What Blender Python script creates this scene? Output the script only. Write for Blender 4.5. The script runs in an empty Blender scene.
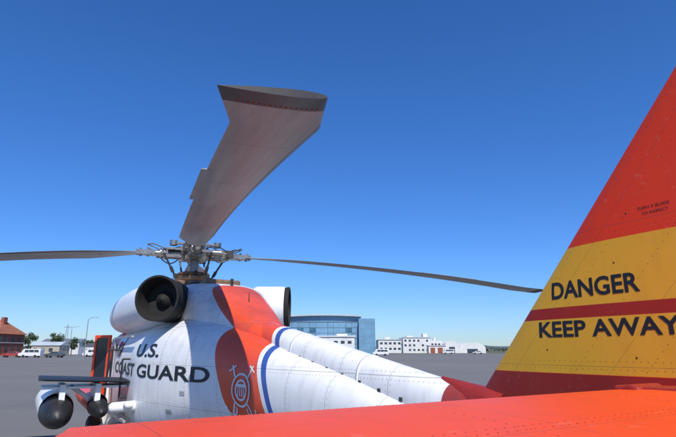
import bpy, bmesh, math, random
from mathutils import Vector, Matrix
from mathutils.bvhtree import BVHTree
random.seed(7)
scene = bpy.context.scene
scene.view_settings.view_transform = 'Standard'
scene.view_settings.look = 'None'
scene.view_settings.exposure = 0
COL = scene.collection

# ------------------------------------------------------------------ node helpers
class NB:
    def __init__(s, m):
        m.use_nodes = True
        s.nt = m.node_tree; s.n = s.nt.nodes; s.l = s.nt.links
        s.bsdf = s.n.get('Principled BSDF')
        s.tc = s.n.new('ShaderNodeTexCoord')
        s.obj = s.tc.outputs['Object']
        sp = s.n.new('ShaderNodeSeparateXYZ'); s.l.new(s.obj, sp.inputs[0])
        s.x, s.y, s.z = sp.outputs
    def _in(s, sock, v):
        if isinstance(v, bpy.types.NodeSocket): s.l.new(v, sock)
        else: sock.default_value = v
    def m(s, op, a, b=0.0, c=0.0, clamp=False):
        n = s.n.new('ShaderNodeMath'); n.operation = op; n.use_clamp = clamp
        s._in(n.inputs[0], a); s._in(n.inputs[1], b); s._in(n.inputs[2], c)
        return n.outputs[0]
    def mix(s, f, a, b, blend='MIX'):
        n = s.n.new('ShaderNodeMix'); n.data_type = 'RGBA'; n.blend_type = blend
        s._in(n.inputs[0], f)
        for sock, v in ((n.inputs[6], a), (n.inputs[7], b)):
            if isinstance(v, tuple) and len(v) == 3: v = v + (1,)
            s._in(sock, v)
        return n.outputs[2]
    def noise(s, scale, detail=4, rough=.55, vec=None, stretch=None):
        n = s.n.new('ShaderNodeTexNoise'); n.inputs['Scale'].default_value = scale
        n.inputs['Detail'].default_value = detail; n.inputs['Roughness'].default_value = rough
        v = vec or s.obj
        if stretch:
            mp = s.n.new('ShaderNodeMapping'); mp.inputs['Scale'].default_value = stretch
            s.l.new(v, mp.inputs[0]); v = mp.outputs[0]
        s.l.new(v, n.inputs['Vector'])
        return n.outputs[0]
    def band(s, v, a, b, e=.003):
        lo = s.m('MULTIPLY_ADD', v, 1/e, -a/e, clamp=True)
        hi = s.m('MULTIPLY_ADD', v, -1/e, b/e, clamp=True)
        return s.m('MULTIPLY', lo, hi)
    def line(s, v, period, w, phase=0.0):
        f = s.m('FRACT', s.m('MULTIPLY_ADD', v, 1/period, phase + 100))
        d = s.m('ABSOLUTE', s.m('SUBTRACT', f, .5))
        return s.m('LESS_THAN', d, w/period/2)
    def ramp(s, v, a, b):   # map a..b -> 0..1
        return s.m('MULTIPLY_ADD', v, 1/(b-a), -a/(b-a), clamp=True)
    def bump(s, h, strength=.2, dist=.01):
        n = s.n.new('ShaderNodeBump'); n.inputs['Strength'].default_value = strength
        n.inputs['Distance'].default_value = dist
        s.l.new(h, n.inputs['Height']); s.l.new(n.outputs[0], s.bsdf.inputs['Normal'])
    def col(s, c): s._in(s.bsdf.inputs['Base Color'], c)
    def rough(s, c): s._in(s.bsdf.inputs['Roughness'], c)

def mat(name, c, rough=.5, metal=0.0, var=.12, scale=3.0, bump=0.0, coat=0.0):
    m = bpy.data.materials.new(name); b = NB(m)
    n = b.noise(scale, 6); n2 = b.noise(scale*9, 3)
    f = b.m('MULTIPLY', b.m('ADD', n, n2), .5)
    d = tuple(max(0, x*(1-var*2)) for x in c); l = tuple(min(1, x*(1+var*1.2)) for x in c)
    b.col(b.mix(b.ramp(f, .35, .65), d, l))
    b.rough(b.m('MULTIPLY_ADD', n2, .25, rough-.12, clamp=True))
    b.bsdf.inputs['Metallic'].default_value = metal
    b.bsdf.inputs['Coat Weight'].default_value = coat
    if bump: b.bump(n2, bump, .01)
    return m

# ------------------------------------------------------------------ mesh helpers
def empty(name, loc=(0,0,0), rz=0.0):
    o = bpy.data.objects.new(name, None); COL.objects.link(o)
    o.location = loc; o.rotation_euler = (0,0,rz); o.empty_display_size = .3
    return o
def mk(name, verts, faces, m=None, parent=None, smooth=False, loc=None):
    me = bpy.data.meshes.new(name); me.from_pydata([tuple(v) for v in verts], [], faces)
    me.validate(); me.update()
    bm = bmesh.new(); bm.from_mesh(me); bmesh.ops.recalc_face_normals(bm, faces=bm.faces)
    bm.to_mesh(me); bm.free()
    if m: me.materials.append(m)
    for p in me.polygons: p.use_smooth = smooth
    o = bpy.data.objects.new(name, me); COL.objects.link(o)
    if parent: o.parent = parent
    if loc: o.location = loc
    return o
class MB:
    """mesh builder joining many primitives"""
    def __init__(s): s.v = []; s.f = []
    def add(s, v, f):
        k = len(s.v); s.v += [tuple(a) for a in v]; s.f += [tuple(i+k for i in q) for q in f]
    def box(s, x0, x1, y0, y1, z0, z1, M=None):
        v = [Vector(p) for p in ((x0,y0,z0),(x1,y0,z0),(x1,y1,z0),(x0,y1,z0),(x0,y0,z1),(x1,y0,z1),(x1,y1,z1),(x0,y1,z1))]
        if M: v = [M @ p for p in v]
        s.add(v, [(0,3,2,1),(4,5,6,7),(0,1,5,4),(1,2,6,5),(2,3,7,6),(3,0,4,7)])
    def cyl(s, a, b, r0, r1=None, n=12, caps=True):
        a = Vector(a); b = Vector(b); r1 = r0 if r1 is None else r1
        q = (b-a).normalized().to_track_quat('Z','Y')
        v = []
        for p, r in ((a,r0),(b,r1)):
            for i in range(n):
                t = 2*math.pi*i/n; v.append(p + q @ Vector((r*math.cos(t), r*math.sin(t), 0)))
        f = [(i,(i+1)%n,n+(i+1)%n,n+i) for i in range(n)]
        if caps: f += [tuple(range(n))[::-1], tuple(range(n,2*n))]
        s.add(v, f)
    def tube(s, pts, r, n=8):
        for a, b in zip(pts[:-1], pts[1:]): s.cyl(a, b, r, r, n)
    def loft(s, rings, caps=True, closed=True):
        n = len(rings[0]); v = [p for r in rings for p in r]; f = []
        for k in range(len(rings)-1):
            for i in range(n if closed else n-1):
                f.append((k*n+i, k*n+(i+1)%n, (k+1)*n+(i+1)%n, (k+1)*n+i))
        if caps: f += [tuple(range(n))[::-1], tuple(range((len(rings)-1)*n, len(rings)*n))]
        s.add(v, f)
    def rev(s, prof, c, ax, n=24, caps=False):
        c = Vector(c); ax = Vector(ax).normalized(); q = ax.to_track_quat('Z','Y')
        s.loft([[c + ax*a + q @ Vector((r*math.cos(2*math.pi*i/n), r*math.sin(2*math.pi*i/n), 0)) for i in range(n)] for a, r in prof], caps)
    def obj(s, name, m, parent=None, smooth=False, loc=None):
        return mk(name, s.v, s.f, m, parent, smooth, loc)
def autosmooth(o, ang=35):
    for p in o.data.polygons: p.use_smooth = True
    o.data.set_sharp_from_angle(angle=math.radians(ang))
def ring(t, yc, hw, z0, z1, n=2.6, N=48, ntop=None):
    zc = (z0+z1)/2; hh = (z1-z0)/2; out = []
    for i in range(N):
        a = 2*math.pi*i/N; c = math.cos(a); s_ = math.sin(a)
        nn = ntop if (ntop and s_ > 0) else n
        out.append((t, yc + hw*math.copysign(abs(c)**(2/nn), c), zc + hh*math.copysign(abs(s_)**(2/nn), s_)))
    return out
def interp(tab, t):
    """monotone cubic (Fritsch-Carlson) through the section table"""
    n = len(tab)
    if t <= tab[0][0]: return tab[0][1:]
    if t >= tab[-1][0]: return tab[-1][1:]
    k = max(i for i in range(n-1) if tab[i][0] <= t)
    out = []
    for c in range(1, len(tab[0])):
        sl = lambda i: (tab[i+1][c]-tab[i][c])/(tab[i+1][0]-tab[i][0])
        def tan(i):
            if i == 0: return sl(0)
            if i == n-1: return sl(n-2)
            a, b = sl(i-1), sl(i)
            return 0 if a*b <= 0 else 2*a*b/(a+b)
        h = tab[k+1][0]-tab[k][0]; u = (t-tab[k][0])/h
        out.append((2*u**3-3*u*u+1)*tab[k][c]+(u**3-2*u*u+u)*h*tan(k)+(-2*u**3+3*u*u)*tab[k+1][c]+(u**3-u*u)*h*tan(k+1))
    return tuple(out)

# ------------------------------------------------------------------ camera
cam = bpy.data.cameras.new('camera'); co = bpy.data.objects.new('camera', cam); COL.objects.link(co)
co.location = (0,0,1.9); co.rotation_euler = (math.radians(90+14.7), 0, 0)
cam.sensor_width = 36; cam.lens = 36*500/676; cam.clip_end = 12000; cam.clip_start = .05
scene.camera = co

# ------------------------------------------------------------------ light
sd = Vector((0.20,-.98,0)).normalized(); EL = math.radians(50)
sdir = Vector((sd.x*math.cos(EL), sd.y*math.cos(EL), math.sin(EL)))
L = bpy.data.lights.new('sun','SUN'); L.energy = 5.0; L.angle = math.radians(.5); L.color = (1,.95,.87)
lo = bpy.data.objects.new('sun', L); COL.objects.link(lo); lo.rotation_euler = sdir.to_track_quat('Z','Y').to_euler()
lo.location = (0,0,30)
w = bpy.data.worlds.new('World'); scene.world = w; w.use_nodes = True
nt = w.node_tree; bg = nt.nodes['Background']
sk = nt.nodes.new('ShaderNodeTexSky'); sk.sky_type = 'NISHITA'; sk.sun_disc = False
sk.sun_elevation = EL; sk.sun_rotation = math.atan2(sdir.x, sdir.y)
sk.altitude = 0; sk.air_density = 1.0; sk.dust_density = 0.1; sk.ozone_density = 3.5
hs = nt.nodes.new('ShaderNodeHueSaturation'); hs.inputs['Saturation'].default_value = 1.25
mx = nt.nodes.new('ShaderNodeMix'); mx.data_type = 'RGBA'; mx.blend_type = 'MULTIPLY'; mx.inputs[0].default_value = 1
# clear-air tint: the low sky is cut a little so the blue holds down to the horizon
tcw = nt.nodes.new('ShaderNodeTexCoord'); spw = nt.nodes.new('ShaderNodeSeparateXYZ'); nt.links.new(tcw.outputs['Generated'], spw.inputs[0])
cr = nt.nodes.new('ShaderNodeValToRGB'); nt.links.new(spw.outputs[2], cr.inputs[0])
cr.color_ramp.elements[0].position = 0.0; cr.color_ramp.elements[0].color = (.50,.66,.80,1)
cr.color_ramp.elements[1].position = .5; cr.color_ramp.elements[1].color = (.86,.97,1.0,1)
e = cr.color_ramp.elements.new(.16); e.color = (.62,.82,.95,1)
mb_ = nt.nodes.new('ShaderNodeMix'); mb_.data_type='RGBA'; mb_.blend_type='MULTIPLY'; mb_.inputs[0].default_value=1; mb_.inputs[7].default_value=(1.0,1.0,1.27,1)
nt.links.new(sk.outputs[0], hs.inputs['Color']); nt.links.new(hs.outputs[0], mx.inputs[6]); nt.links.new(cr.outputs[0], mx.inputs[7])
nt.links.new(mx.outputs[2], mb_.inputs[6]); nt.links.new(mb_.outputs[2], bg.inputs[0]); bg.inputs[1].default_value = .125

# ------------------------------------------------------------------ materials
RED = (.80,.072,.014)
def panel_paint(name, kind):
    m = bpy.data.materials.new(name); b = NB(m)
    white = (.83,.83,.82); red = RED; blue = (.03,.09,.38)
    n1 = b.noise(1.3, 6, .6); n2 = b.noise(9, 5, .6, stretch=(1,1,.25)); n3 = b.noise(60, 2); n4 = b.noise(3, 6, .65, stretch=(.35,1,1))
    soot = 0.0
    if kind == 'body':
        q = b.m('ADD', b.x, b.m('ADD', b.m('MULTIPLY', b.m('SUBTRACT', b.z, 1.4), .5),
                              b.m('MULTIPLY', b.m('MAXIMUM', b.m('SUBTRACT', b.z, 2.2), 0.0), 1.2)))
        c = b.mix(b.band(q, 3.9, 4.72), white, red)
        c = b.mix(b.band(q, 4.80, 4.91), c, blue)
        front = b.m('LESS_THAN', b.m('ADD', b.x, b.m('MULTIPLY', b.z, .3)), -.5)
        c = b.mix(front, c, red)
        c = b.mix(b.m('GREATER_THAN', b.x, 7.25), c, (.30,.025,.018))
        ln = b.m('MAXIMUM', b.line(b.x, .71, .008, .13), b.line(b.z, .53, .007, .3))
        rx = b.m('MULTIPLY', b.m('MAXIMUM', b.line(b.x,.71,.012,.17), b.line(b.x,.71,.012,.09)), b.line(b.z,.05,.014))
        rz_ = b.m('MULTIPLY', b.m('MAXIMUM', b.line(b.z,.53,.012,.36), b.line(b.z,.53,.012,.24)), b.line(b.x,.05,.014))
        ln2 = b.m('MAXIMUM', rx, rz_)
        soot = b.m('MULTIPLY', b.m('MULTIPLY', b.ramp(n4,.38,.7), b.band(b.x,1.6,5.2,1.2)), b.m('MULTIPLY', b.ramp(b.z,1.7,2.5), .42))
    elif kind == 'fin':
        red = (.74,.045,.012); yel = (.74,.40,.028); dred = (.34,.018,.012)
        c = b.mix(b.band(b.z, 1.77, 2.48), red, yel)
        c = b.mix(b.band(b.z, 2.07, 2.14), c, dred)
        c = b.mix(b.m('LESS_THAN', b.z, 1.769), c, (.27,.018,.014))
        ln = b.m('MAXIMUM', b.line(b.m('SUBTRACT', b.x, b.m('MULTIPLY', b.z, .877)), .62, .003, .37), b.line(b.z, .74, .003, .05)); ln2=None
    elif kind == 'stab':
        c = b.mix(0.0, red, red)
        ln = b.m('MAXIMUM', b.line(b.y, .9, .003, .2), b.line(b.x, .46, .003, .42)); ln2=None
    else:
        c = b.mix(0.0, white, white)
        ln = b.line(b.x, .8, .008, .2); ln2=None
    wh = kind in ('body','white')
    g = b.m('MULTIPLY', b.ramp(n2, .48, .75), .2 if wh else .14)
    c = b.mix(g, c, (.16,.13,.11) if wh else (.28,.05,.03))
    c = b.mix(b.m('MULTIPLY', b.ramp(n1, .35, .8), .12 if wh else .05), c, (.3,.29,.27) if wh else (.5,.3,.15), 'MIX')
    if not wh:   # chalky scuffs and small chips
        sc = b.noise(22, 6, .7, stretch=(1,.5,1)); c = b.mix(b.m('MULTIPLY', b.ramp(sc,.60,.72), .14), c, (.72,.5,.36))
        c = b.mix(b.m('MULTIPLY', b.ramp(n3,.70,.78), .35), c, (.12,.03,.02))
    if kind == 'body': c = b.mix(soot, c, (.05,.045,.04))
    c = b.mix(b.m('MULTIPLY', ln, .5), c, (.06,.055,.05))
    if ln2 is not None: c = b.mix(b.m('MULTIPLY', ln2, .35), c, (.1,.09,.08))
    b.col(c)
    b.rough(b.m('MULTIPLY_ADD', n1, .3, .25 if wh else .32))
    b.bump(b.m('ADD', b.m('MULTIPLY', n1, .9), b.m('MULTIPLY', ln, -.15)), .2, .02)
    b.bsdf.inputs['Coat Weight'].default_value = .1 if wh else 0
    b.bsdf.inputs['Specular IOR Level'].default_value = .5 if wh else .25
    return m
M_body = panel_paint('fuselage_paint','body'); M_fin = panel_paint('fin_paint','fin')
M_stab = panel_paint('stabilizer_paint','stab'); M_white = panel_paint('white_paint','white')
M_black = mat('black_paint', (.02,.02,.022), .5, 0, .2, 6)
M_soot = mat('sooty_metal', (.012,.011,.01), .8, 0, .3, 8)
M_text = mat('lettering_black', (.012,.012,.016), .5, 0, .1)
M_wtext = mat('lettering_white', (.7,.7,.72), .5, 0, .05)
M_metal = mat('hub_metal', (.30,.29,.27), .38, .75, .25, 12, .2)
M_dmetal = mat('dark_metal', (.07,.065,.06), .45, .5, .3, 12, .2)
M_bronze = mat('bronze_part', (.22,.13,.07), .5, .4, .3, 12)
M_rubber = mat('rubber', (.02,.02,.02), .75, 0, .2, 10)
M_red = mat('red_paint', RED, .35, 0, .1, 4)
M_dred = mat('dark_red_paint', (.30,.022,.014), .5, 0, .1, 4)
M_glass = mat('dark_glass', (.02,.03,.04), .08, 0, .1, 2)
M_rivet = mat('rivet', (.42,.035,.018), .4, .1, .3, 30)
M_rivd = mat('fastener', (.20,.06,.025), .5, .3, .3, 30)
M_grey = mat('grey_paint', (.35,.36,.37), .5, 0, .15, 4)

# ------------------------------------------------------------------ helicopter
# local frame: x = aft, y = starboard, z = up ; origin under the main rotor hub
H = empty('rescue_helicopter', (-2.9,10,0), math.atan2(-.856,.517))

hull = [(-5.05,.12,.95,1.15,2.0),(-4.9,.42,.72,1.38,2.2),(-4.4,.72,.55,1.62,2.4),(-3.9,.9,.48,1.78,2.6),(-3.3,1.04,.44,2.2,2.9),
        (-2.7,1.12,.42,2.36,3.2),(-2,1.17,.42,2.4,3.4),(1.3,1.18,.42,2.4,3.4),(2.0,1.1,.52,2.4,3.2),(2.8,.93,.72,2.34,3.0),(3.7,.67,.9,2.17,2.8),
        (4.5,.47,.97,1.98,2.6),(6,.34,1.0,1.71,2.5),(7.5,.25,1.03,1.44,2.4),(8.9,.17,1.08,1.40,2.3),(9.5,.09,1.15,1.38,2.2)]
B = MB(); ts = [-5.05,-5.0,-4.9]+[-4.9+i*.16 for i in range(1,91)]
B.loft([ring(t, 0, *interp(hull,t)[:3], n=interp(hull,t)[3], N=64) for t in ts if t <= 9.5])
fus = B.obj('fuselage', M_body, H); autosmooth(fus, 50)
bvh_f = BVHTree.FromPolygons([v.co for v in fus.data.vertices],[list(p.vertices) for p in fus.data.polygons])

# upper deck / gearbox fairing
deck = [(-2.9,.5,2.2,2.36,2.4),(-2.4,.68,2.2,2.62,2.5),(-1.6,.78,2.2,2.86,2.8),(-.6,.82,2.2,2.98,3.0),(1.4,.78,2.2,3.0,3.0),
        (2.2,.66,2.15,2.92,2.8),(2.9,.5,2.0,2.66,2.5),(3.6,.34,1.9,2.36,2.4),(4.1,.24,1.8,2.16,2.3)]
B = MB(); B.loft([ring(-2.9+.14*i,0,*interp(deck,-2.9+.14*i)[:3],n=interp(deck,-2.9+.14*i)[3],N=48) for i in range(51)])
autosmooth(B.obj('gearbox_fairing', M_body, H), 50)
# tail drive shaft cover
B = MB()
dog = []
def dtop(t): return 2.26-.64*(t-3.85)/3.7
for i in range(44):
    t = 3.45+i*.095; f = (t-3.85)/3.7; top = dtop(t)
    e = min(1,(t-3.40)/.14)**.5
    dog.append(ring(t, 0, (.215-.06*f)*e, top-.42, top-.20+.20*e, 2.1, 32))
B.loft(dog)
autosmooth(B.obj('drive_shaft_cover', M_body, H), 50)
B = MB()
for t in (4.9,6.2):
    f=(t-3.85)/3.7
    B.loft([ring(t+d, 0, (.218-.06*f), dtop(t)-.42, dtop(t+d)+.003, 2.1, 32) for d in (0,.03)])
B.obj('drive_shaft_cover_straps', M_white, H, True)
B = MB()
for i in range(12):
    t = 4.0+i*.28; f=(t-3.85)/3.7
    for sg in(-1,1):
        y=sg*(.215-.06*f); B.box(t,t+.04,min(y*.97,y*1.02),max(y*.97,y*1.02),dtop(t)-.235,dtop(t)-.205)
B.obj('cover_latches', M_dmetal, H)

# engines
for sgn, nm in ((-1,'port'),(1,'starboard')):
    B = MB(); tb = [(-2.35,.26,2.36,2.86,2.2),(-2.2,.33,2.30,2.93,2.3),(-1.2,.40,2.22,3.0,2.6),(.2,.42,2.22,3.02,2.6),(1.0,.40,2.24,2.99,2.5),(1.8,.33,2.33,2.95,2.2)]
    B.loft([ring(-2.35+.1*i, sgn*.86, *interp(tb,-2.35+.1*i)[:3], n=interp(tb,-2.35+.1*i)[3], N=40) for i in range(42)])
    autosmooth(B.obj('engine_nacelle_'+nm, M_white, H), 50)
    if sgn < 0: ax = Vector((.78,-.62,.02)); oc = (1.72,-.72,2.635)
    else: ax = Vector((.50,.86,.0)); oc = (1.62,.66,2.635)
    B = MB()
    B.rev([(.1,.325),(.42,.335),(.56,.33),(.60,.345),(.64,.345),(.64,.315),(.55,.29),(.38,.26),(.37,.0)], oc, ax, 36)
    autosmooth(B.obj('engine_exhaust_'+nm, M_soot, H), 40)
    B = MB(); B.rev([(0,.31),(-.1,.25),(-.1,.0)], (-2.3, sgn*.86, 2.61), (-1,0,0), 28)
    B.obj('engine_intake_'+nm, M_black, H, True)
    B = MB(); B.rev([(.02,.335),(.08,.355),(.54,.353),(.56,.338)] if sgn>0 else [(.30,.34),(.32,.347),(.34,.34)], oc, ax, 36)
    B.obj('exhaust_shroud_'+nm, M_white if sgn>0 else M_dmetal, H, True)
    B = MB(); B.rev([(.375,.14),(.44,.10),(.50,.0)], oc, ax, 24)
    B.obj('exhaust_cone_'+nm, M_soot, H, True)

# rotor mast and hub
B = MB(); rnd = lambda a: (math.cos(a), math.sin(a))
B.cyl((0,0,2.9),(0,0,3.25),.26,.2,24); B.cyl((0,0,3.2),(0,0,3.9),.085,.085,16)
B.obj('rotor_mast', M_metal, H)
B = MB()
B.rev([(0,.14),(0,.33),(.03,.36),(.07,.36),(.09,.30),(.13,.32),(.16,.30),(.17,.12)], (0,0,3.22), (0,0,1), 28)
for k in range(3):
    a = .6+k*2.1; c, s_ = rnd(a)
    B.cyl((c*.30,s_*.30,2.86),(c*.30,s_*.30,3.24),.035,.035,10); B.cyl((c*.30,s_*.30,2.9),(c*.30,s_*.30,3.05),.055,.055,10)
B.obj('swashplate', M_bronze, H)
B = MB()
B.rev([(-.13,.1),(-.12,.24),(-.06,.30),(.06,.30),(.11,.24),(.14,.1),(.2,.09),(.2,0)], (0,0,3.76), (0,0,1), 28)
BA = math.atan2(-.949,.316) - H.rotation_euler.z     # blade azimuth in local frame
for k in range(4):
    a = BA + k*math.pi/2; R = Matrix.Rotation(a,4,'Z') @ Matrix.Translation((0,0,3.76))
    def T(p): return R @ Vector(p)
    B.box(.24,.62,-.13,-.03,-.09,-.045,R); B.box(.24,.62,-.13,.13,.06,.10,R); B.box(.24,.60,.03,.13,-.09,-.045,R)
    B.cyl(T((.2,0,0)),T((.95,0,-.01)),.075,.06,14)
    B.cyl(T((.52,0,0)),T((.60,0,0)),.125,.125,18); B.cyl(T((.64,0,0)),T((.67,0,0)),.10,.10,18)
    B.cyl(T((.80,-.10,0)),T((.80,.10,0)),.05,.05,10)
    for y in (-.07,.07):
        B.box(.80,1.12,y-.02,y+.02,-.05,.04,R)
        B.cyl(T((.90,y,-.07)),T((.90,y,.07)),.022,.022,8); B.cyl(T((1.04,y,-.07)),T((1.04,y,.07)),.022,.022,8)
    B.box(.05,.42,-.045,.045,.20,.24,R); B.cyl(T((.43,0,.17)),T((.43,0,.27)),.075,.075,14); B.cyl(T((.43,0,.16)),T((.43,0,.28)),.03,.03,10)
    B.cyl(T((.25,-.22,.02)),T((.50,-.24,.02)),.055,.055,12); B.cyl(T((.50,-.24,.02)),T((.76,-.20,.0)),.025,.025,8)
    B.box(.56,.66,.1,.30,-.05,-.01,R)
hub = B.obj('rotor_hub', M_metal, H); autosmooth(hub)
B = MB()
for k in range(4):
    a = BA + k*math.pi/2; R = Matrix.Rotation(a,4,'Z')
    B.cyl(R@Vector((.36,.2,3.30)),R@Vector((.60,.28,3.72)),.02,.02,8)
    B.cyl(R@Vector((.40,.21,3.36)),R@Vector((.45,.23,3.46)),.034,.034,8)
    B.cyl(R@Vector((.34,.2,3.25)),R@Vector((.36,.2,3.33)),.04,.04,8)
    for j in range(3):
        pts = [R@Vector((.2+.12*i, -.16+.13*j-.05*math.sin(i+j), 3.87+.06*math.sin(i*1.1+j))) for i in range(7)]
        B.tube(pts, .011, 6)
    pts = [R@Vector((.3+.06*i, -.22, 3.70-.11*math.sin(i*.52))) for i in range(7)]
    B.tube(pts, .012, 6)
    B.box(.60,.74,-.26,-.14,3.70,3.84,R)
B.cyl((.18,-.1,3.1),(.34,-.05,3.38),.03,.03,8)
B.obj('pitch_links', M_dmetal, H)

# blades
def naca(x, th): return 5*th*(.2969*math.sqrt(max(x,0))-.126*x-.3516*x*x+.2843*x**3-.1036*x**4)
def blade_mat():
    m = bpy.data.materials.new('blade_paint'); b = NB(m)
    n = b.noise(2.5,6,.6,stretch=(.4,3,1)); n2 = b.noise(40,3); n3 = b.noise(5,6,.7,stretch=(.15,4,1))
    c = b.mix(b.ramp(n,.35,.7),(.26,.275,.285),(.42,.435,.445))
    c = b.mix(b.m('MULTIPLY', b.ramp(n3,.5,.72), .30), c, (.14,.14,.14))
    c = b.mix(b.band(b.y, .085, 1.0, .004), c, (.13,.13,.135))   # erosion strip on the leading edge
    c = b.mix(b.m('MULTIPLY', b.ramp(n2,.5,.8), .25), c, (.08,.075,.07))
    c = b.mix(b.m('MULTIPLY', b.line(b.x,1.35,.012,.2), .5), c, (.06,.06,.06))
    c = b.mix(b.m('GREATER_THAN', b.x, 7.98), c, (.028,.026,.028))
    b.col(c); b.rough(b.m('MULTIPLY_ADD', n, .3, .3)); b.bump(n2,.08,.004)
    return m
M_blade = blade_mat()
def droop(r, k): return -k*r*r
prof = [1-.5*(1-math.cos(math.pi*i/12)) for i in range(13)]
for k in range(4):
    TW0, TW1 = (8,-4) if k==0 else (8,-9)
    kd = (.0090,.0072,.0105,.0175)[k]; lead = (.036,.0,0,.0)[k]
    B = MB(); rings = []
    rs = [1.0,1.1,1.3,1.6,2.0]+[2.0+.25*i for i in range(1,23)]+[7.56,7.62,7.7,7.8,7.9,7.97,7.99,8.06,8.14,8.18]
    for r in rs:
        ch = .56; 
        if r < 2.0: ch = .20+.36*min(1,max(0,(r-1.0)/.9))**1.2
        th = .095 if r < 8.1 else .085
        if r < 1.4: th = .16
        sw = 0 if r < 7.6 else (r-7.6)*math.tan(math.radians(14))
        tw = math.radians(TW0+TW1*r/8.18)
        up = []; lowr = []
        for x in prof:
            yy = .13 - sw - (x)*ch
            if r < 2.0: yy = .25*ch/.56 - x*ch + (.13-.25)*min(1,(r-1)/.9)
            h = naca(x, th)*ch/1.0
            up.append((yy, h)); lowr.append((yy, -h*.8))
        loop = up + lowr[::-1][1:-1]
        z0 = 3.76 + droop(r, kd); c, s_ = math.cos(tw), math.sin(tw)
        rings.append([(r, y*c - z*s_*1, z0 + y*s_ + z*c) for y, z in loop])
    B.loft(rings)
    ob = B.obj('main_rotor_blade', M_blade, H); autosmooth(ob, 30)
    ob.name = 'main_rotor_blade_%d' % (k+1)
    ob.rotation_euler = (0,0,BA + k*math.pi/2 + lead)
    B = MB()
    rr = []
    for r in (4.9,5.6,6.3):
        tw = math.radians(TW0+TW1*r/8.18); z0 = 3.76+droop(r,kd)
        rr.append([(r, y, z0+y*math.sin(tw)+z) for y, z in ((-.40,.007),(-.475,.004),(-.475,-.003),(-.40,-.007))])
    B.loft(rr)
    t_ = B.obj('trim_tab_%d'%(k+1), M_blade, H); t_.rotation_euler = ob.rotation_euler
    B = MB()
    tw = math.radians(TW0+TW1*.98)
    for i in range(16):
        x = .05+i*.028*1.05
        r = 8.0; yy = .13-.10-x*.98; z0 = 3.76+droop(r,kd)+yy*math.sin(tw) - naca(x/.56,.095)*.56*.8
        B.cyl((r+.01,yy,z0+.004),(r+.01,yy,z0-.005),.006,.006,8)
    s2 = B.obj('tip_cap_screws_%d'%(k+1), M_rivet, H); s2.rotation_euler = ob.rotation_euler

# ---- tail fin
def fin_le(z): return 7.5+(z-1.62)*.877
def fin_te(z): return 9.75+(z-1.62)*.52
B = MB(); rings = []
for i in range(36):
    z = 1.12+i*.1
    le, te = fin_le(z), fin_te(z); 
    if z < 1.5: le = max(le, fin_le(1.5)-.0)  - (1.5-z)*.3
    ch = te-le; th = .19 if z < 2 else .19-.03*(z-2)
    up = [(le+x*ch, naca(x,th)*.5*2.0*.75) for x in prof]; 
    rings.append([(x,y,z) for x,y in up]+[(x,-y,z) for x,y in up[::-1][1:-1]])
B.loft(rings)
fin = B.obj('tail_fin', M_fin, H); autosmooth(fin, 40)
bvh_t = BVHTree.FromPolygons([v.co for v in fin.data.vertices],[list(p.vertices) for p in fin.data.polygons])
# ---- stabilizer
B = MB(); rings = []
for s_ in [-2.60,-2.595,-2.57,-2.4,-1.5,-.6,-.2,.2,.6,1.5,2.4,2.57,2.595,2.60]:
    e = max(0, abs(s_)-2.56)/.04; tf = math.sqrt(max(.02,1-e*e)); le = 8.50 + .02*e
    up = [(le+x*1.2, s_, 1.682+naca(x,.082)*1.2*tf) for x in prof]; lw = [(le+x*1.2, s_, 1.682-naca(x,.082)*1.2*tf) for x in prof]
    rings.append(up+lw[::-1][1:-1])
B.loft(rings)
stab = B.obj('horizontal_stabilizer', M_stab, H); autosmooth(stab, 40)
bvh_s = BVHTree.FromPolygons([v.co for v in stab.data.vertices],[list(p.vertices) for p in stab.data.polygons])
def dots(name, pts, bvh, d, r, h, m):
    B = MB(); d = Vector(d)
    for p in pts:
        hit = bvh.ray_cast(Vector(p)-d*3, d)
        if hit[0] is None: continue
        nn = hit[1]; nn = nn if nn.dot(d) < 0 else -nn
        B.cyl(hit[0]-nn*.001, hit[0]+nn*h, r, r*.6, 8)
    return B.obj(name, m, H)
pts = []
for x in (8.62,9.18,9.215):
    y = -2.56
    while y < 2.5:
        if abs(y) > .25: pts.append((x,y,1.7))
        y += .032
for y in [-2.55,-1.65,-.75,-.3,.3,.9,1.5,2.1]:
    for i in range(26): pts.append((8.64+i*.036, y, 1.7))
dots('stabilizer_rivets', pts, bvh_s, (0,0,-1), .0033, .0013, M_rivet)
pts = []
for z in [1.80,1.84,2.5,2.52,3.2,3.23]:
    x = fin_le(z)+.06
    while x < fin_te(z)-.05: pts.append((x,0,z)); x += .035
for off in (.07,.30,.62,1.0,1.4):
    z = 1.66
    while z < 4.2: pts.append((fin_le(z)+off,0,z)); z += .033
dots('fin_rivets', pts, bvh_t, (0,1,0), .0026, .0009, M_rivd)
pts = [(fin_le(z)+o,0,z) for z,o in ((1.9,.35),(2.35,.42),(2.6,.3),(2.75,.55),(1.86,.9))]
dots('fin_fasteners', pts, bvh_t, (0,1,0), .007, .0015, M_rivd)
# root fittings of the stabilizer
B = MB()
for sg in (-1,1):
    B.box(8.62,9.5,min(sg*.12,sg*.32),max(sg*.12,sg*.32),1.64,1.74)
    B.cyl((8.72,sg*.13,1.70),(8.72,sg*.36,1.70),.05,.05,14); B.cyl((9.3,sg*.13,1.70),(9.3,sg*.36,1.70),.05,.05,14)
fit = B.obj('stabilizer_root_fitting', M_dred, H)
bv = fit.modifiers.new('b','BEVEL'); bv.width=.012; bv.segments=2
# fin forward fillet
B = MB(); B.loft([ring(7.12+.05*i, 0, .11*(i/12)**.5+.04, 1.30, 1.71-.006*i, 2.2, 24) for i in range(13)])
autosmooth(B.obj('fin_fillet', M_dred, H))
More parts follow.
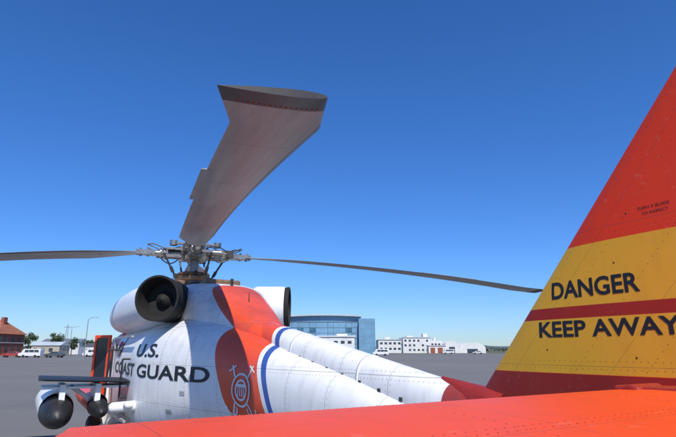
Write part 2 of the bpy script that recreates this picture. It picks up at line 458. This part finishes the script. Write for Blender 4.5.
# tail rotor
B = MB(); B.cyl((9.93,-.05,3.9),(9.93,.62,3.9),.16,.10,16); B.cyl((9.93,.55,3.9),(9.93,.72,3.9),.14,.14,16)
B.obj('tail_gearbox', M_dmetal, H)
B = MB()
for k in range(4):
    a = math.pi/4+k*math.pi/2; dv = Vector((math.cos(a),0,math.sin(a))); sv = Vector((-math.sin(a),0,math.cos(a)))
    B.loft([[Vector((9.93,.66,3.9))+dv*r+sv*(c*ch)+Vector((0,y,0)) for c,y in ((-.5,0),(0,.015),(.5,0),(0,-.015))] for r,ch in ((.1,.1),(.35,.24),(1.66,.24),(1.67,.2))])
B.obj('tail_rotor', M_blade, H)

# ---- lettering
def text_obj(name, s, size, width, x0, z0, bvh, m, off=.007, bold=.02, side=-1, cut=2):
    cu = bpy.data.curves.new(name+'_c','FONT'); cu.body = s; cu.size = size/.72; cu.offset = bold*size; cu.resolution_u = 4
    o = bpy.data.objects.new(name+'_c', cu); COL.objects.link(o)
    bpy.context.view_layer.update()
    me = bpy.data.meshes.new_from_object(o.evaluated_get(bpy.context.evaluated_depsgraph_get()))
    bpy.data.objects.remove(o)
    bm = bmesh.new(); bm.from_mesh(me)
    bmesh.ops.triangulate(bm, faces=bm.faces); bmesh.ops.subdivide_edges(bm, edges=bm.edges, cuts=cut, use_grid_fill=False)
    xs = [v.co.x for v in bm.verts]; mn, mx = min(xs), max(xs)
    for v in bm.verts:
        lx = x0+(v.co.x-mn)/(mx-mn)*width; lz = z0+v.co.y
        hit = bvh.ray_cast(Vector((lx, side*3, lz)), Vector((0,-side,0)))
        y = hit[0].y if hit[0] else 0
        v.co = (lx, y+side*off, lz)
    bm.to_mesh(me); bm.free(); me.materials.clear(); me.materials.append(m)
    ob = bpy.data.objects.new(name, me); COL.objects.link(ob); ob.parent = H
text_obj('lettering_us','U.S.', .19, 1.0, 1.30, 1.80, bvh_f, M_text, .006, .03)
text_obj('lettering_coast_guard','COAST GUARD', .19, 4.35, -.70, 1.50, bvh_f, M_text, .006, .03)
text_obj('lettering_danger','DANGER', .098, .53, 8.15, 2.19, bvh_t, M_text, .0015, .035)
text_obj('lettering_keep_away','KEEP AWAY', .088, .80, 8.045, 1.973, bvh_t, M_text, .0015, .035)
text_obj('lettering_note_a','TURN A BLADE', .016, .16, 8.72, 2.60, bvh_t, M_text, .0015, .0)
text_obj('lettering_note_b','TO INSPECT', .016, .13, 8.74, 2.57, bvh_t, M_text, .0015, .0)
# emblem on stripe
def proj(pl, name, m):
    v=[];f=[]
    for poly in pl:
        k=len(v)
        for (x,z) in poly:
            hit = bvh_f.ray_cast(Vector((x,-3,z)),Vector((0,1,0))); v.append((x,(hit[0].y if hit[0] else 0)-.008,z))
        f.append(tuple(range(k,len(v))))
    return mk(name, v, f, m, H)
cx, cz = 4.30, 1.45; P=[]
def arc(cx,cz,r0,r1,n=28,sx=1,a0=0,a1=2*math.pi):
    for i in range(n):
        a=a0+(a1-a0)*i/n; b=a0+(a1-a0)*(i+1)/n
        P.append([(cx+sx*r0*math.cos(a),cz+r0*math.sin(a)),(cx+sx*r1*math.cos(a),cz+r1*math.sin(a)),(cx+sx*r1*math.cos(b),cz+r1*math.sin(b)),(cx+sx*r0*math.cos(b),cz+r0*math.sin(b))])
arc(cx,cz,.165,.19); arc(cx,cz,.095,.12)
def bar(x0,z0,x1,z1,w):
    d=Vector((x1-x0,z1-z0)).normalized(); n=Vector((-d.y,d.x))*w/2
    P.append([(x0+n.x,z0+n.y),(x0-n.x,z0-n.y),(x1-n.x,z1-n.y),(x1+n.x,z1+n.y)])
for sg in (-1,1):
    bar(cx+sg*.13,cz+.145,cx+sg*.2,cz+.27,.028); bar(cx-sg*.13,cz-.145,cx-sg*.2,cz-.27,.028); bar(cx+sg*.13,cz+.27,cx+sg*.25,cz+.2,.02)
    arc(cx-sg*.2,cz-.27+.08,.085,.11,10,1,math.pi*1.0,math.pi*2.0)
for i in range(4): bar(cx-.06+.04*i,cz-.07,cx-.06+.04*i,cz+.03,.018)
bar(cx-.09,cz+.05,cx+.09,cz+.05,.035)
proj(P,'coast_guard_emblem',M_wtext)

# ---- side details
B = MB()
def sidepanel(B,t0,t1,z0,z1,d=.012):
    r=[]
    for t in (t0,(t0+t1)/2,t1):
        row=[]
        for i in range(5):
            z=z0+(z1-z0)*i/4; hit=bvh_f.ray_cast(Vector((t,-3,z)),Vector((0,1,0))); row.append((t,hit[0].y-d,z))
        r.append(row)
    B.loft(r,False,False)
sidepanel(B,-.75,-.25,1.78,2.15,.014); sidepanel(B,-1.6,-1.0,1.35,2.0,.016); sidepanel(B,-2.9,-2.2,1.35,2.05)
B.obj('side_windows', M_glass, H)
B = MB()
B.box(-.9,1.05,-1.225,-1.185,2.10,2.13); B.box(-.9,1.05,-1.225,-1.185,.78,.81)
B.box(-.85,-.82,-1.215,-1.185,.82,2.08)
B.obj('door_rails', M_grey, H)
B = MB(); sidepanel(B,2.6,2.74,1.05,1.11,.006); sidepanel(B,3.0,3.12,1.32,1.37,.006); B.obj('kick_in_steps', M_grey, H)
B = MB(); B.tube([(.9,-1.18,1.15),(.9,-1.30,1.15),(.9,-1.30,1.75),(.9,-1.18,1.75)],.015); B.tube([(-.3,-1.17,.95),(-.3,-1.36,.95),(-.3,-1.36,1.9),(-.3,-1.17,1.9)],.018)
B.obj('hand_rails', M_black, H)
Rd = Matrix.Translation((-1.75,-1.17,0)) @ Matrix.Rotation(math.radians(-146),4,'Z')
B = MB()
for a in ((0,.06,.7,2.2),(.40,.46,.7,2.2),(.06,.40,.7,1.35),(.06,.40,2.14,2.2)): B.box(a[0],a[1],-.02,.02,a[2],a[3],Rd)
B.obj('cockpit_door', M_red, H)
B = MB(); B.box(.06,.40,-.006,.006,1.35,2.14,Rd); B.obj('cockpit_door_glass', M_glass, H)
# deck
B = MB()
B.box(2.3,2.34,-.02,.02,2.85,3.0); B.cyl((3.1,.0,2.5),(3.1,0,2.72),.012,.004,8); B.cyl((.75,-.5,2.95),(.75,-.5,3.12),.05,.04,12)
B.cyl((.9,.35,2.97),(.9,.35,3.1),.07,.06,12); B.box(.5,1.1,-.25,.05,2.98,3.05); B.tube([(-.2,-.65,2.93),(.0,-.72,3.08),(.5,-.72,3.08),(.7,-.65,2.93)],.014)
for i in range(9): B.box(.9+.07*i,.93+.07*i,-.45,.05,2.985,3.015)
B.obj('deck_fittings', M_dmetal, H)
B = MB(); B.box(.35,1.0,-.62,-.34,2.97,3.10); B.box(.4,1.1,.2,.6,2.97,3.08); B.cyl((1.3,-.3,2.98),(1.3,-.3,3.07),.12,.1,16)
B.box(1.5,1.9,-.30,.30,2.9,3.04)
o=B.obj('deck_fairings', M_bronze, H); bv=o.modifiers.new('b','BEVEL'); bv.width=.025; bv.segments=2
# stores wing with its tank
B = MB()
for y0,y1 in ((-2.45,-1.1),(1.1,2.45)):
    B.loft([[(x,y,z+ (abs(y)-1.1)*.05) for x,z in ((.15,1.38),(.3,1.43),(.9,1.42),(1.1,1.40),(.9,1.37),(.3,1.35))] for y in (y0,y1)])
B.obj('stores_wing', M_black, H)
B = MB()
for y in (-2.12,-1.62,2.12):
    B.box(.2,.95,y-.04,y+.04,1.12,1.38)
B.box(.2,.9,-2.4,-1.2,1.31,1.345)
B.cyl((.5,-1.15,.75),(.7,-2.0,1.34),.035,.035,10); B.cyl((.5,1.15,.75),(.7,2.0,1.34),.035,.035,10)
B.obj('stores_pylons', M_white, H)
for i,(y,mm,s_) in enumerate(((-2.16,M_white,.80),(-1.58,M_red,.50),(2.12,M_white,.80))):
    zc=1.0 if i!=1 else 1.05
    B = MB(); B.rev([(-2.6,0),(-2.55,.07*s_),(-2.3,.19*s_),(-1.9,.27*s_),(-1.3,.32*s_),(.1,.32*s_),(.45,.315*s_),(.6,.30*s_)], (0.1,y,zc), (1,0,0), 32)
    B.obj('external_fuel_tank_%d'%(i+1), mm, H, True)
    B = MB(); B.rev([(.6,.302*s_),(.8,.275*s_),(1.0,.225*s_),(1.15,.16*s_),(1.22,.08*s_),(1.24,0)], (0.1,y,zc), (1,0,-.06), 32)
    B.obj('tank_tail_cone_%d'%(i+1), M_black, H, True)
B = MB(); B.rev([(0,0),(0,.05),(.04,.075),(.35,.08),(.5,.05),(.52,0)],(1.42,-1.50,1.05),(.2,1,.05),24); B.cyl((1.3,-.9,1.05),(1.6,-1.3,1.1),.05,.05,12)
B.obj('float_bottle', M_white, H, True)
# landing gear
B = MB(); Bt = MB()
for y in (-1.36,1.36):
    Bt.rev([(-.12,.18),(-.13,.26),(-.10,.32),(-.04,.335),(.04,.335),(.10,.32),(.13,.26),(.12,.18)],(-1.35,y,.335),(0,1,0),28,True)
    B.cyl((-1.35,y-.15,.335),(-1.35,y+.15,.335),.15,.15,18)
    ys = math.copysign(1.12,y); B.cyl((-1.35,y,.335),(-.3,ys,.7),.06,.08,10); B.cyl((-1.35,y*.88,.5),(-1.4,ys*.98,1.7),.06,.08,10)
Bt.rev([(-.07,.1),(-.08,.16),(-.05,.2),(.05,.2),(.08,.16),(.07,.1)],(5.6,0,.2),(0,1,0),24,True)
B.cyl((5.6,-.11,.2),(5.6,.11,.2),.08,.08,12)
for y in(-.1,.1): B.cyl((5.6,y,.2),(5.45,y*.8,.75),.03,.03,8)
B.cyl((5.45,0,.7),(5.3,0,1.2),.08,.09,12)
B.obj('landing_gear_struts', M_white, H); Bt.obj('landing_gear_tires', M_rubber, H, True)
B = MB()
for sg in (-1,1):
    B.add([(-4.0,sg*.06,1.80),(-3.35,sg*.06,2.215),(-3.35,sg*.8,2.13),(-3.95,sg*.72,1.76)],[(0,1,2,3)])
B.obj('windshield', M_glass, H)

# ------------------------------------------------------------------ ground
m = bpy.data.materials.new('tarmac'); b = NB(m)
n1=b.noise(.02,6,.6); n2=b.noise(.6,6,.65); n3=b.noise(45,3,.7); n4=b.noise(.12,4,.5,stretch=(.25,1,1))
c=b.mix(b.ramp(n1,.3,.7),(.118,.115,.108),(.155,.15,.14))
c=b.mix(b.m('MULTIPLY',b.ramp(n2,.4,.75),.35),c,(.085,.083,.08))
c=b.mix(b.m('MULTIPLY',b.ramp(n4,.45,.7),.45),c,(.20,.19,.175))
c=b.mix(b.m('MULTIPLY',b.ramp(n3,.35,.7),.4),c,(.21,.20,.19))
ln=b.m('MAXIMUM',b.line(b.x,7.5,.035),b.line(b.y,7.5,.035)); c=b.mix(b.m('MULTIPLY',ln,.6),c,(.035,.035,.035))
b.col(c); b.rough(.9); b.bump(n3,.4,.01)
B=MB(); B.add([(-5000,-400,0),(5000,-400,0),(5000,9000,0),(-5000,9000,0)],[(0,1,2,3)]); B.obj('tarmac_ground',m)
m = mat('dry_grass',(.12,.12,.06),.95,0,.3,.05)
B=MB(); B.add([(-900,260,.004),(900,260,.004),(900,900,.004),(-900,900,.004)],[(0,1,2,3)]); B.obj('grass_field',m)
m = mat('yellow_line_paint',(.5,.36,.05),.7,0,.2,1)
B=MB(); B.add([(-60,70,.004),(80,74,.004),(80,74.3,.004),(-60,70.3,.004)],[(0,1,2,3)]); B.obj('taxiway_marking',m)
# hills
m = mat('distant_hills',(.09,.12,.14),1,0,.15,.004)
v=[];f=[];N=160
for i in range(N+1):
    x=-4500+9000*i/N; h=14+12*math.sin(i*.21)+6*math.sin(i*.73+1)+3*random.random()
    v+=[(x,3400,-1),(x,3600,max(4,h)+6),(x,4300,-1)]
for i in range(N):
    k=i*3; f+=[(k,k+3,k+4,k+1),(k+1,k+4,k+5,k+2)]
mk('hills',v,f,m,smooth=True)

# ------------------------------------------------------------------ buildings
M_bw = mat('white_wall',(.66,.66,.65),.8,0,.08,.3); M_bl=mat('blue_cladding',(.14,.29,.42),.5,0,.12,.3)
M_bg = mat('blue_glazing',(.06,.16,.25),.3,0,.4,.25); M_roof=mat('pale_roof',(.42,.47,.50),.6,0,.1,.2)
M_frame=mat('frame_paint',(.20,.32,.41),.5); M_brick=mat('red_brick',(.30,.09,.055),.9,0,.15,1); M_tile=mat('tile_roof',(.36,.13,.07),.8,0,.2,.6)
M_win=mat('window_glass',(.04,.06,.08),.15,0,.3,.5); M_tan=mat('tan_wall',(.42,.36,.28),.9,0,.1,.5); M_dark=mat('dark_wall',(.07,.08,.09),.8)
M_gst=mat('galvanised',(.35,.36,.36),.4,.6)
G = empty('aircraft_hangar',(-20.5,200,0))
B=MB(); B.box(0,28.5,0,40,0,12.6); B.obj('hall',M_dark,G)
def rz(x): return 14.2+.6*math.sin(math.pi*min(1,max(0,(x+1.5)/34)))
B=MB(); B.loft([[(x,-1.5,rz(x)),(x,41,rz(x)),(x,41,rz(x)+.6),(x,-1.5,rz(x)+.6)] for x in [-1.5+i*1.2 for i in range(27)]]); B.obj('roof_slab',M_roof,G)
B=MB()
for i in range(24): B.loft([[(x,.05,12.6),(x,.05,rz(x))] for x in (i*1.2,i*1.2+1.2)],False,False)
B.obj('gable_panel',M_bl,G)
B=MB(); B2=MB()
for i in range(12):
    for j in range(6):
        (B if random.random()<.6 and j in (1,2,4) else B2).box(i*2.35+.08,i*2.35+2.30,-.12,-.02,j*2.05+.10,j*2.05+2.03)
B.obj('glazing',M_bg,G); B2.obj('cladding_infill',M_bl,G)
B=MB()
for i in range(0,13,3): B.box(i*2.35-.03,i*2.35+.13,-.3,-.125,0,12.6)
for j in range(7): B.box(-.03,28.4,-.26,-.13,j*2.05-.02,j*2.05+.08)
B.obj('mullions',M_frame,G)
B=MB(); B.box(28.5,34.8,-3,36,0,13.6); B.obj('stair_tower',M_bl,G)
B=MB(); 
for j in range(5): B.box(28.5,34.8,-3.04,-2.98,1.8+2.6*j,1.9+2.6*j)
B.obj('cladding_joints',M_frame,G)
B=MB(); B.box(13,26.5,-14,-.4,0,6.4); B.box(12.6,26.9,-14.4,-.4,6.4,6.8); B.box(20,24,-10,-4,6.8,7.6); B.obj('annex',M_bw,G)
B=MB()
for i in range(5): B.box(14+2.5*i,15.4+2.5*i,-14.06,-13.98,4.0,5.0); B.box(14+2.5*i,15.4+2.5*i,-14.06,-13.98,1.0,2.3)
B.obj('annex_windows',M_win,G)
G = empty('office_building',(23.5,300,0))
B=MB(); B.box(0,14,0,20,0,7.6); B.box(14,30,-3,18,0,8.8); B.box(30,37,0,20,0,6.9); B.box(26.5,29,2,8,8.8,11.0); B.box(4,7,4,8,7.6,9.0); B.box(17,21,4,9,8.8,9.8); B.box(33,34,4,6,6.9,9.0)
B.obj('walls',M_bw,G)
B=MB()
for i in range(5):
    for j in range(2): B.box(1+2.6*i,2.5+2.6*i,-.07,.02,1.8+3.1*j,3.0+3.1*j)
for i in range(6):
    for j in range(3): 
        if random.random()<.85: B.box(14.8+2.5*i,16.0+2.5*i,-3.07,-2.98,1.2+2.6*j,2.3+2.6*j)
for i in range(3): B.box(30.8+2*i,32.0+2*i,-.07,.02,4.2,5.4)
B.obj('windows',M_win,G)
B=MB(); B.box(13.8,30.2,-3.3,-3.08,8.5,9.0); B.box(-.2,13.8,-.3,-.08,7.3,7.8); B.obj('parapet',M_roof,G)
def vault(name, X, Y, w_, d, h, base, mm):
    G=empty(name,(X,Y,0)); B=MB()
    sec=lambda y:[(w_/2-w_/2*math.cos(math.pi*i/14),y,base+(h-base)*math.sin(math.pi*i/14)) for i in range(15)]+[(w_,y,0),(0,y,0)]
    B.loft([sec(0),sec(d)]); B.obj('shell',mm,G)
    B=MB(); B.box(w_*.3,w_*.7,-.08,.0,0,base*.9); B.obj('door',M_win,G)
vault('storage_shelter',60,290,8,20,6.6,3.8,M_bw); vault('storage_shelter',68.5,292,15,20,5.8,2.6,M_bw)
G=empty('equipment_shed',(50,285,0)); B=MB(); B.box(0,9.5,0,6,0,4.0); B.box(-.4,9.9,-.4,6.4,4.0,4.3); B.obj('walls',M_bw,G); B=MB(); B.box(1,3.5,-.05,.0,0,3.0); B.box(5,7.8,-.05,0,0,3.0); B.obj('doors',M_brick,G)
# brick building on the left
G=empty('brick_building',(-150.5,180,0))
B=MB(); B.box(0,31,0,16,0,7.4); B.obj('walls',M_brick,G)
B=MB(); B.add([(-.6,-.6,7.4),(31.6,-.6,7.4),(31.6,16.6,7.4),(-.6,16.6,7.4),(5,8,12.6),(27,8,12.6)],[(0,1,5,4),(1,2,5),(2,3,4,5),(3,0,4),(3,2,1,0)]); B.obj('hip_roof',M_tile,G)
B=MB(); B.box(27.5,28.6,6,8,10,13.4); B.obj('chimney',M_brick,G)
B=MB()
for i in range(9):
    for j in range(2): B.box(1.2+3.3*i,2.6+3.3*i,-.06,.02,1.3+3.3*j,3.2+3.3*j)
for i in range(4):
    for j in range(2): B.box(30.98,31.06,1.5+3.6*i,2.9+3.6*i,1.3+3.3*j,3.2+3.3*j)
B.obj('windows',M_win,G)
B=MB(); B.box(-.2,31.2,-.2,16.2,4.2,4.45); B.obj('string_course',M_bw,G)
def hut(name,X,Y,w_,d,h,rh,mw,mr):
    G=empty(name,(X,Y,0)); B=MB(); B.box(0,w_,0,d,0,h); B.obj('walls',mw,G)
    B=MB(); B.add([(-.3,-.3,h),(w_+.3,-.3,h),(w_+.3,d+.3,h),(-.3,d+.3,h),(-.3,d/2,h+rh),(w_+.3,d/2,h+rh)],[(0,1,5,4),(2,3,4,5),(1,2,5),(0,4,3),(0,3,2,1)]); B.obj('roof',mr,G)
    B=MB()
    n=int(w_//2.5)
    for i in range(n): B.box(.7+2.5*i,1.9+2.5*i,-.05,.02,h*.4,h*.75)
    B.obj('windows',M_win,G)
hut('service_hut',-98,165,9,6,3.2,1.2,M_tan,M_roof); hut('service_hut',-86,175,10,6,3.0,1.1,M_bw,M_dark); hut('workshop_building',-124,215,16,8,4.8,1.6,M_bw,M_gst)
# street lamp and mast
def lamp(X,Y,h):
    G=empty('street_lamp',(X,Y,0)); B=MB(); B.cyl((0,0,0),(0,0,h),.11,.06,10); B.cyl((0,0,0),(0,0,.5),.2,.2,10); B.tube([(0,0,h),(.5,0,h+.35),(1.3,0,h+.45)],.05)
    B.obj('pole',M_gst,G); B=MB(); B.box(1.2,1.9,-.15,.15,h+.38,h+.52); B.obj('lamp_head',M_grey,G)
lamp(-49.0,100,7.6); lamp(-78,150,8)
G=empty('radio_mast',(-84.5,160,0)); B=MB()
for x,y in((-.5,-.4),(.5,-.4),(0,.5)): B.cyl((x*1.6,y*1.6,0),(x*.3,y*.3,9.5),.05,.05,6)
for i in range(9): 
    k=1.6-1.3*i/9; B.box(-.5*k,.5*k,-.4*k-.03,-.4*k+.03,i+.5,i+.56); B.tube([(-.5*k,-.4*k,i+.5),(.5*(k-.14),-.4*(k-.14),i+1.5)],.03,5)
B.box(-1.2,1.2,-.1,.1,8.6,8.75); B.obj('lattice',M_gst,G)
# trees
M_leaf=mat('foliage',(.055,.085,.03),.9,0,.45,.8); M_bark=mat('bark',(.10,.075,.05),.95)
def tree(X,Y,h,r,name='tree'):
    G=empty(name,(X,Y,0)); B=MB(); B.cyl((0,0,0),(0,0,h*.5),.2,.1,8)
    cl=[]
    for i in range(7):
        a=i*2.4; rr=r*random.uniform(.2,.75); z=h*random.uniform(.45,.9); p=(rr*math.cos(a),rr*math.sin(a),z); B.cyl((0,0,h*.35),p,.08,.03,6); cl.append((p,r*random.uniform(.3,.55)))
    B.obj('trunk',M_bark,G); B=MB()
    for p,q in cl:
        for _ in range(130):
            d=Vector((random.gauss(0,1),random.gauss(0,1),random.gauss(0,.8))); d=d.normalized()*q*random.random()**.4; c=Vector(p)+d
            u=Vector((random.gauss(0,1),random.gauss(0,1),random.gauss(0,1))).normalized()*.22; w2=u.orthogonal().normalized()*.2
            B.add([c-u,c+w2,c+u,c-w2],[(0,1,2,3)])
    B.obj('crown',M_leaf,G)
for X,Y,h,r in((-120,200,9,3.4),(-112,205,8.5,3.4),(-104,190,7.0,3),(-99,192,6.3,2.6),(-80,185,5.5,2.6),(-75,190,4.8,2.6),(-91,188,5.0,2.5),(-86,190,5.4,2.5),(-70,192,5.6,2.6)): tree(X,Y,h,r)
B=MB()
for _ in range(5000):
    x=random.uniform(-330,500); c=Vector((x,420+random.uniform(-4,4),random.random()**.7*(3.2+2.2*math.sin(x*.05)+1.5*math.sin(x*.17)))); s_=random.uniform(.5,1.0)
    u=Vector((random.gauss(0,1),random.gauss(0,.5),random.gauss(0,1))).normalized()*s_; w2=u.orthogonal().normalized()*s_
    B.add([c-u,c+w2,c+u,c-w2],[(0,1,2,3)])
B.obj('distant_treeline',M_leaf)
# vehicles
def car(name,X,Y,rot,col,kind='car'):
    G=empty(name,(X,Y,0),rot); cm=mat('car_paint',col,.3,0,.05)
    if kind=='car': pr=[(-2.2,.35),(-2.25,.75),(-2.0,.92),(-1.1,.98),(-.5,1.42),(.9,1.45),(1.7,.98),(2.2,.9),(2.25,.5),(2.2,.35)]; wz=(1.02,1.38); wx=(-.85,1.25); W=.88
    else: pr=[(-2.6,.4),(-2.65,1.0),(-2.0,1.2),(-1.5,2.1),(2.5,2.15),(2.6,1.9),(2.6,.4)]; wz=(1.25,1.85); wx=(-1.4,2.3); W=1.0
    B=MB(); B.loft([[(x,y,z) for x,z in pr] for y in(-W,-W*.97,W*.97,W)]); o=B.obj('body',cm,G)
    bv=o.modifiers.new('b','BEVEL'); bv.width=.06; bv.segments=2; bv.limit_method='ANGLE'
    B=MB()
    for y in(-W-.006,W+.006):
        n=3; st=(wx[1]-wx[0])/n
        for i in range(n): B.add([(wx[0]+i*st+.05+(.15 if i==0 else 0),y,wz[0]),(wx[0]+(i+1)*st-.05,y,wz[0]),(wx[0]+(i+1)*st-.05-(.2 if i==n-1 else 0),y,wz[1]),(wx[0]+i*st+.05+(.3 if i==0 else 0),y,wz[1])],[(0,1,2,3)])
    B.obj('windows',M_win,G); B=MB()
    for x in(-1.4,1.4):
        for y in(-W+.08,W-.08): B.cyl((x,y-.11,.33),(x,y+.11,.33),.33,.33,18)
    B.obj('wheels',M_rubber,G)
car('parked_van',-77,130,.1,(.7,.7,.7),'van'); car('parked_car',-70,128,0,(.08,.09,.1)); car('parked_car',-83,132,.2,(.35,.05,.04)); car('parked_van',-66,140,.05,(.7,.7,.72),'van'); car('parked_car',-62,135,0,(.5,.5,.5))
car('parked_van',14,170,0,(.7,.7,.7),'van'); car('parked_car',-10,165,0,(.1,.12,.2)); car('parked_car',62,230,0,(.5,.5,.5)); car('parked_van',50,235,0,(.6,.6,.6),'van')
